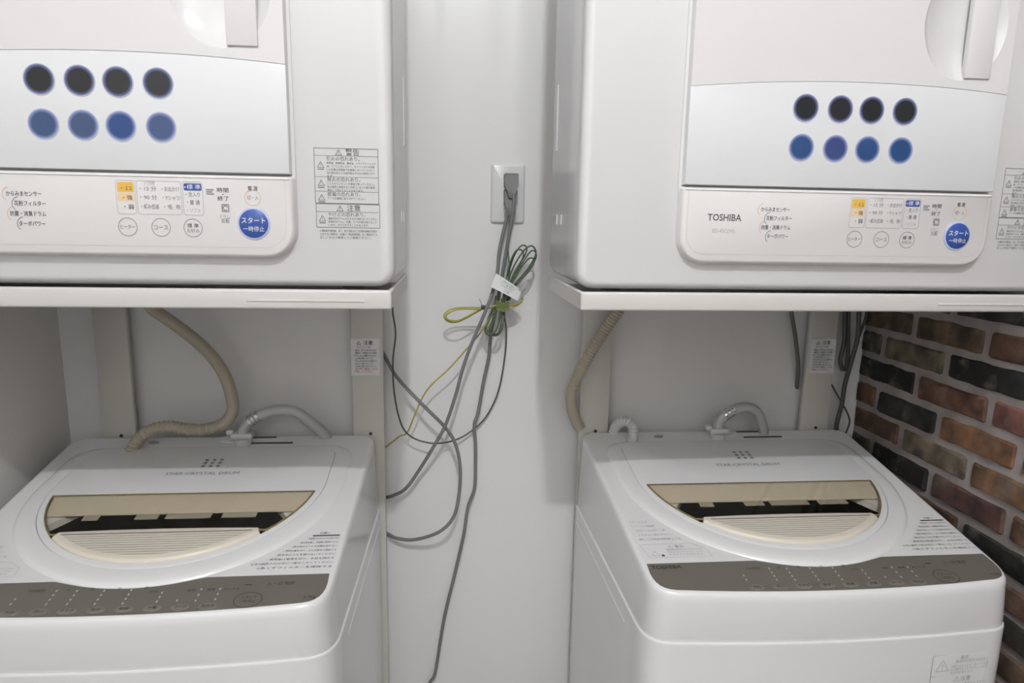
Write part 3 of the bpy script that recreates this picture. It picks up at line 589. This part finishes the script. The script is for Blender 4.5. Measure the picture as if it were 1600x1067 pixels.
    po += arc((.252, fr(.252)+.0075), (.2795, fr(.275)+.009), (.2800, .098), 6)+[(.2790, .1185), (.105, .1185)]
    rr_ = .267
    po += [(rr_*math.sin(q), CV-rr_*math.cos(q)) for q in [.30-.60*k/12 for k in range(13)]]
    po += [(-.105, .1185), (-.2790, .1185)]+arc((-.2800, .098), (-.2795, fr(.275)+.009), (-.252, fr(.252)+.0075), 6)
    cp = MB().loft([ramp(po, -.001), ramp(po, .0006)]).build('control_panel', panel_grey, t); cp['label'] = 'taupe metallic control panel strip'
    mp = lambda x, v: T(x, v, .0010)
    u = lambda a: a-.008
    dk = Ink(); le = Ink()
    dk.text('TOSHIBA', u(-.243), .1085, .0115, bold=.012, width=.048)
    cols = [(-.130, .075, .0845, 2), (-.0833, .0727, .0985, 4), (-.0556, .0714, .097, 4), (-.0190, .0697, .0958, 4), (.0178, .0690, .0955, 4), (.0620, .0706, .0880, 3), (.1136, .0700, .0925, 3), (.1395, .0712, .092, 3), (.0885, .0712, .0712, 1)]
    for x, v0, v1, n in cols:
        for k in range(n):
            v = v0+(v1-v0)*k/max(1, n-1); le.poly(rrect(u(x)-.0012, u(x)+.0012, v-.0020, v+.0020, .0008, 2))
    words = ['予約', '洗い', 'すすぎ', '脱水', '乾燥', '水量', 'コース', '風呂水']
    for k in range(8):
        x = u(-.1216+.0365*k); b = MB().loft([ramp(circle(x, .0580, .0125, 20, .0062), .0004), ramp(circle(x, .0580, .0125, 20, .0062), .0012), ramp(circle(x, .0580, .0112, 20, .0052), .0016)]).build('button', btn_grey, cp)
        dk.text(words[k], x, .0578, .0062)
    for x, s in ((-.110, '予約時間'), (-.068, '分'), (-.036, '回'), (.0005, '分'), (.037, '強'), (.050, '水位'), (.101, '毛布'), (.128, '標準'), (.156, 'おいそぎ')):
        dk.text(s, u(x), .0985 if x < .05 else .090, .0058)
    dk.outline(circle(u(.1847), .0668, .0195, 30, .0155), .0009); dk.text('スタート', u(.1847), .0720, .0060).text('一時停止', u(.1847), .0640, .0056)
    dk.rect(u(.172), u(.182), .0968, .0985).text('入・切 電源', u(.222), .0985, .0075).text('6.0kg', u(.268), .0690, .0078)
    mb2 = lambda x, v: T(x, v, .0019)
    dk.build('dark_lettering', ink('ink_panel', (.065, .06, .052)), cp, mb2); le.build('indicator_marks', led_m, cp, mp)
    # ---- printed notes either side of the lid
    nt = Ink(); ng = Ink()
    nt.text('お願い', u(.264), .2175, .0060).rect(u(.2455), u(.2880), .2095, .2125)
    rows = ['洗濯物から大切なものを取り出す', '給水栓を開け、洗濯機の電源を入れる', '防水性のシートや衣類は洗わない', '洗剤は量を守り、ふたを閉めて運転する', '脱水中にふたを開けないでください', '使用後は電源を切り、水栓を閉める', 'お手入れは月に一度おこなってください', '糸くずフィルターを掃除する']
    for i, s in enumerate(rows):
        xr = u(.2880); w = min(.110, .050+.010*i); ng.text('・'+s, xr-w, .2035-.0098*i, .0052, 'l', .004, width=w)
    ng.text('お手入れ', u(.178), .1440, .0055).text('ふた', u(.184), .1350, .0055)
    nt.build('note_heading', k_ink, t, lambda x, v: T(x, v, .0006)); ng.build('note_lettering', g_ink, t, lambda x, v: T(x, v, .0006))
    n2 = Ink(); bx = [u(-.2715), u(-.2625), u(-.1630), u(-.1655), u(-.1840)]
    n2.outline([(u(-.2620), .1325), (u(-.1600), .1325), (u(-.1630), .1520), (u(-.1830), .1660), (u(-.2700), .1660)], .0005)
    n2.text('⚠ 警告', u(-.212), .1590, .0080).tri(u(-.2500), .1430, .012, .0006)
    for i, s in enumerate(('脱水槽が完全に止まるまで中に', '手を入れないでください。けがを', 'するおそれがあります。')): n2.text(s, u(-.2290), .1510-.0060*i, .0046, 'l', width=.058)
    for i, s in enumerate(('お手入れ方法', '糸くずフィルターは毎回掃除', '洗剤ケースは月に一度', 'ふたの上に物をのせない', '詳しくは取扱説明書をご覧')): n2.text(s, u(-.2700)+.004*(i > 1), .2260-.0118*i, .0058, 'l', width=.030+.010*i)
    n2.build('caution_print', lg_ink, t, lambda x, v: T(x, v, .0006))
    n3 = Ink().poly(circle(u(-.2390), .1370, .0026, 10)); n3.build('caution_mark', k_ink, t, lambda x, v: T(x, v, .0008))
    # ---- rear deck: inlet well, slits
    for x0, x1, v in ((.045, .100, .548), (.052, .138, .5235)):
        MB().loft([ramp([(x0, v-.0022), (x1, v-.0022), (x1, v+.0022), (x0, v+.0022)], h) for h in (-.001, .0012)]).build('slot', dark_gap, t, 0)
    MB().loft([ramp(circle(.016, .541, .030, 20, .014), h) for h in (-.001, .0018)]).build('inlet_recess', whitew, t)
    MB().loft([ramp(circle(-.135, .530, .010, 12, .005), h) for h in (-.001, .0025)]).build('catch', mat('catch_grey', (.35, .35, .34), .5), t)
    # ---- caution sticker on the front
    st = MB(); y = lambda x: fr(x)-.0026
    sx0, sx1, z0, z1 = u(.161), u(.277), .660, .7555
    xs = [sx0+(sx1-sx0)*k/6 for k in range(7)]
    off = lambda x: y(min(x, .262))+max(0, x-.250)*.35
    st.loft([[(x, off(x)-d, z) for x in xs]+[(x, off(x)-d, zz) for x, zz in ()] for d, z in ((.0006, z0), (.0006, z1))], False, False, closed=False)
    lb = st.build('caution_label', paper_m, t, 0)
    n4 = Ink().frame(sx0, sx1, z0, z1, .0006).line((sx0, .7195), (sx1, .7195), .0006).tri(sx0+.018, .738, .020, .0010).text('!', sx0+.018, .736, .014)
    n4.text('警告', sx0+.055, .7490, .0075).text('脱水中は手を入れない', sx0+.068, .7425, .0060, width=.055)
    for i in range(3): n4.text(('完全に止まるまで、回っている洗濯物', 'には触れないでください。けがの', 'おそれがあります。')[i], sx0+.034, .7345-.0055*i, .0050, 'l', width=(.074, .066, .04)[i])
    n4.tri(sx0+.046, .7125, .009, .0007).text('注意', sx0+.062, .7125, .0090, bold=.008)
    for i in range(5): n4.text('洗濯機の上に重い物を置かないでください', sx0+.008, .703-.008*i, .0055, 'l', width=.10)
    n4.build('caution_lettering', lg_ink, lb, lambda x, z: (x, off(x)-.0013, z))
    return t
wl = build_washer('white top-loading washing machine beside the plain white side wall')
wr_ = copy_tree(wl); wr_['label'] = 'white top-loading washing machine beside the brick wall'
for t, x in ((wl, -.4561), (wr_, .5824)):
    t.location = (x, .8113, 0); t['group'] = 'washing machines under the dryers'

# ------------------------------------------------------------------ hoses
def corr(r, amp, pitch, a, b):
    return lambda L, s: r+(amp*math.sin(2*math.pi*L/pitch) if a <= s <= b else 0)
def hose(name, label, cat, key, r, m, rf=None, sub=40, seg=12):
    o = MB().tube(PATHS[key], r, seg, sub, rf).build(name, m, None, 60); return tag(o, label, cat)
hose('drain_hose', 'long beige corrugated hose curling onto the washer beside the plain side wall', 'hose', 'hoseL', .0120, hose_beige, corr(.0120, .0010, .0075, .55, 1.))
hose('drain_hose', 'beige corrugated hose hanging down behind the washer beside the brick wall', 'hose', 'hoseR', .0118, hose_beige, corr(.0118, .0009, .0070, .0, .6))
hose('hose_elbow', 'short white corrugated hose bend rising from the back of a washer', 'hose', 'elbowR', .0108, fit_white, corr(.0108, .0008, .0075, 0, 1))
def water(key, label):
    t = thing('water_hose', label, 'hose', (0, 0, 0), 0, 'water supply hoses')
    P = PATHS[key]; x, y, z = P[0]
    MB().tube(P, .0108, 14, 10).build('hose', hose_white, t, 60)
    C = catmull(P, 10)
    for i in (22, 25, 28):
        MB().tube([C[i-1], C[i+1]], .0122, 14, 1, smooth=False).build('clamp_ring', steel, t)
    MB().tube([(x, y, z-.022), (x, y, z-.006)], .017, 16, 1, smooth=False).build('coupling', fit_white, t)
    MB().box(x-.021, x+.021, y-.012, y+.012, z-.006, z+.006, .003, 2).build('coupling_collar', fit_white, t)
    MB().box(x-.030, x-.016, y-.008, y+.006, z+.002, z+.012, .003, 2).build('lever', fit_white, t)
    return t
water('waterL', 'white arched water hose on the washer beside the plain side wall')
water('waterR', 'white arched water hose on the washer beside the brick wall')
hose('dark_tube', 'thin dark tube hanging against the wall beside the labelled post near the bricks', 'tube', 'darktube', .0045, mat('tube_dark', (.16, .155, .13), .5), sub=8)

# ------------------------------------------------------------------ wall socket, plugs and cords
ow = thing('wall_socket', 'white wall socket plate between the two dryers', 'socket', (.1188, YB, 1.4514))
pl = rrect(-.035, .035, -.06, .06, .006, 4)
Py = lambda p, y: [(x, y, z) for x, z in p]
MB().loft([Py(pl, 0), Py(pl, -.004), Py(offset(pl, .0015), -.0068), Py(offset(pl, .0055), -.0085)]).build('plate', outlet_m, ow)
ins = rrect(-.013, .013, -.035, .035, .002, 3)
it = MB().loft([Py(ins, -.007), Py(ins, -.0094), Py(offset(ins, .0008), -.0098)]).build('socket_insert', outlet_m, ow)
MB().box(-.0128, .0128, -.0099, -.0094, -.0010, -.0004).build('insert_seam', outlet_m, it, 0)
def cord(key, label, plugc, r=.0037):
    t = thing('power_cord', label, 'cord', (0, 0, 0))
    MB().tube(PATHS[key], r, 10, 8).build('cord', cord_m, t, 60)
    if plugc:
        x, z, w, h = plugc
        mb = MB(); rr = lambda zz, hw, d0, d1: [(x+s*hw, d, zz) for s, d in ((-1, d0), (1, d0), (1, d1), (-1, d1))]
        y1 = YB-.0095
        mb.loft([rr(z-h*.95, w*.22, y1-.040, y1-.028), rr(z-h*.55, w*.34, y1-.042, y1-.018), rr(z-h*.25, w*.5, y1-.038, y1-.004), rr(z+h*.42, w*.52, y1-.030, y1), rr(z+h*.5, w*.46, y1-.024, y1)])
        MB.build(mb, 'plug', plug_m, t, 30)
        for s in (-1, 1): MB().box(x+s*.0065-.0008, x+s*.0065+.0008, y1-.001, y1+.008, z-.004, z+.004).build('prong', steel, t, 0)
    return t
cord('cordB', 'thick grey power cord from the upper plug running straight down the wall', (.1230, 1.4735, .0270, .034))
cord('cordA', 'thick grey power cord from the lower plug sweeping down to the washer post', (.1225, 1.4400, .0250, .036))
o = cord('cordC', 'grey cord in a wide open loop beside the washer by the plain side wall', None)
def wire(name, label, keys, m, r, cat='wire', group=None):
    t = thing(name, label, cat, (0, 0, 0), 0, group)
    for k in keys:
        P = PATHS[k]
        for Q in (P if isinstance(P[0][0], tuple) else [P]): MB().tube(Q, r, 8, 8).build('strand', m, t, 60)
    return t
wire('earth_wire', 'thin dark green earth wire hanging in a long slack curve across the wall', ['green'], dgreen_m, .0018)
w = wire('earth_wire_bundle', 'coiled bundle of green earth wire tied below the wall socket', ['up', 'down', 'greenstem'], green_m, .0016)
for Q in PATHS['wrap']: MB().tube(Q, .0018, 8, 6).build('wrap', mat('earth_wire_lime', (.19, .22, .07), .45), w, 60)
wire('earth_wire', 'thin yellow earth wire running diagonally down to the washer post', ['yellow'], yellow_m, .0017)
w = wire('earth_wire_loop', 'yellow earth wire folded into a flat sideways loop', ['yloop', 'ystub'], yellow_m, .0017)
tx, ty, tz = PATHS['yloop'][0][2]
MB().tube([(tx-.006, ty-.004, tz+.002), (tx+.005, ty-.004, tz+.001)], .0045, 8, 1, smooth=False).build('tie', dark_gap, w)
MB().tube([(tx-.010, ty-.006, tz+.020), (tx-.004, ty-.006, tz+.006), (tx, ty-.006, tz)], .0006, 6, 4).build('tie_tail', dark_gap, w)
# paper tag tied on the bundle
A_, B_, C_, D_ = [Vector(p) for p in PATHS['tag']]
def tagpt(s, q, d=0.):
    p = (A_*(1-s)+B_*s)*q+(D_*(1-s)+C_*s)*(1-q); bend = .006*math.sin(math.pi*s); n = (B_-A_).cross(D_-A_).normalized()
    if n.y > 0: n = -n
    return tuple(p+n*(bend+d))
tgm = MB()
for d in (0, .0004):
    n = 8; tgm.add([tagpt(k/n, q, d) for k in range(n+1) for q in (0, 1)], [(2*k, 2*k+1, 2*k+3, 2*k+2) for k in range(n)])
tg = tag(tgm.build('paper_tag', paper_m, None, 60), 'white paper tag tied across the cords below the wall socket', 'tag')
ti = Ink()
for i, s in enumerate(('アース線は必ず接続して', 'ください。感電の原因になる', 'ことがあります。')): ti.text(s, .5, .80-.17*i, .13, width=.66-.1*i)
ti.text('⚠ 注意', .52, .22, .2, width=.22); ti.rect(.88, .98, .88, .95)
ti.build('tag_lettering', g_ink, tg, lambda x, y: tagpt(x, y, .0010))
# cords hanging beside the bricks
for key, r, lb in (('rc1', .0045, 'dark cord folded in a narrow loop hanging behind the post by the bricks'), ('rc2', .0050, 'dark thick cord hanging down between the post and the bricks'),
                   ('rc3', .0020, 'thin dark wire bowed out low between the post and the bricks'), ('rc4', .0032, 'dark thin cord slanting from the brick corner to the thick cord')):
    tag(MB().tube(PATHS[key], r, 8, 8).build('hanging_cord', dark_cord, None, 60), lb, 'cord')
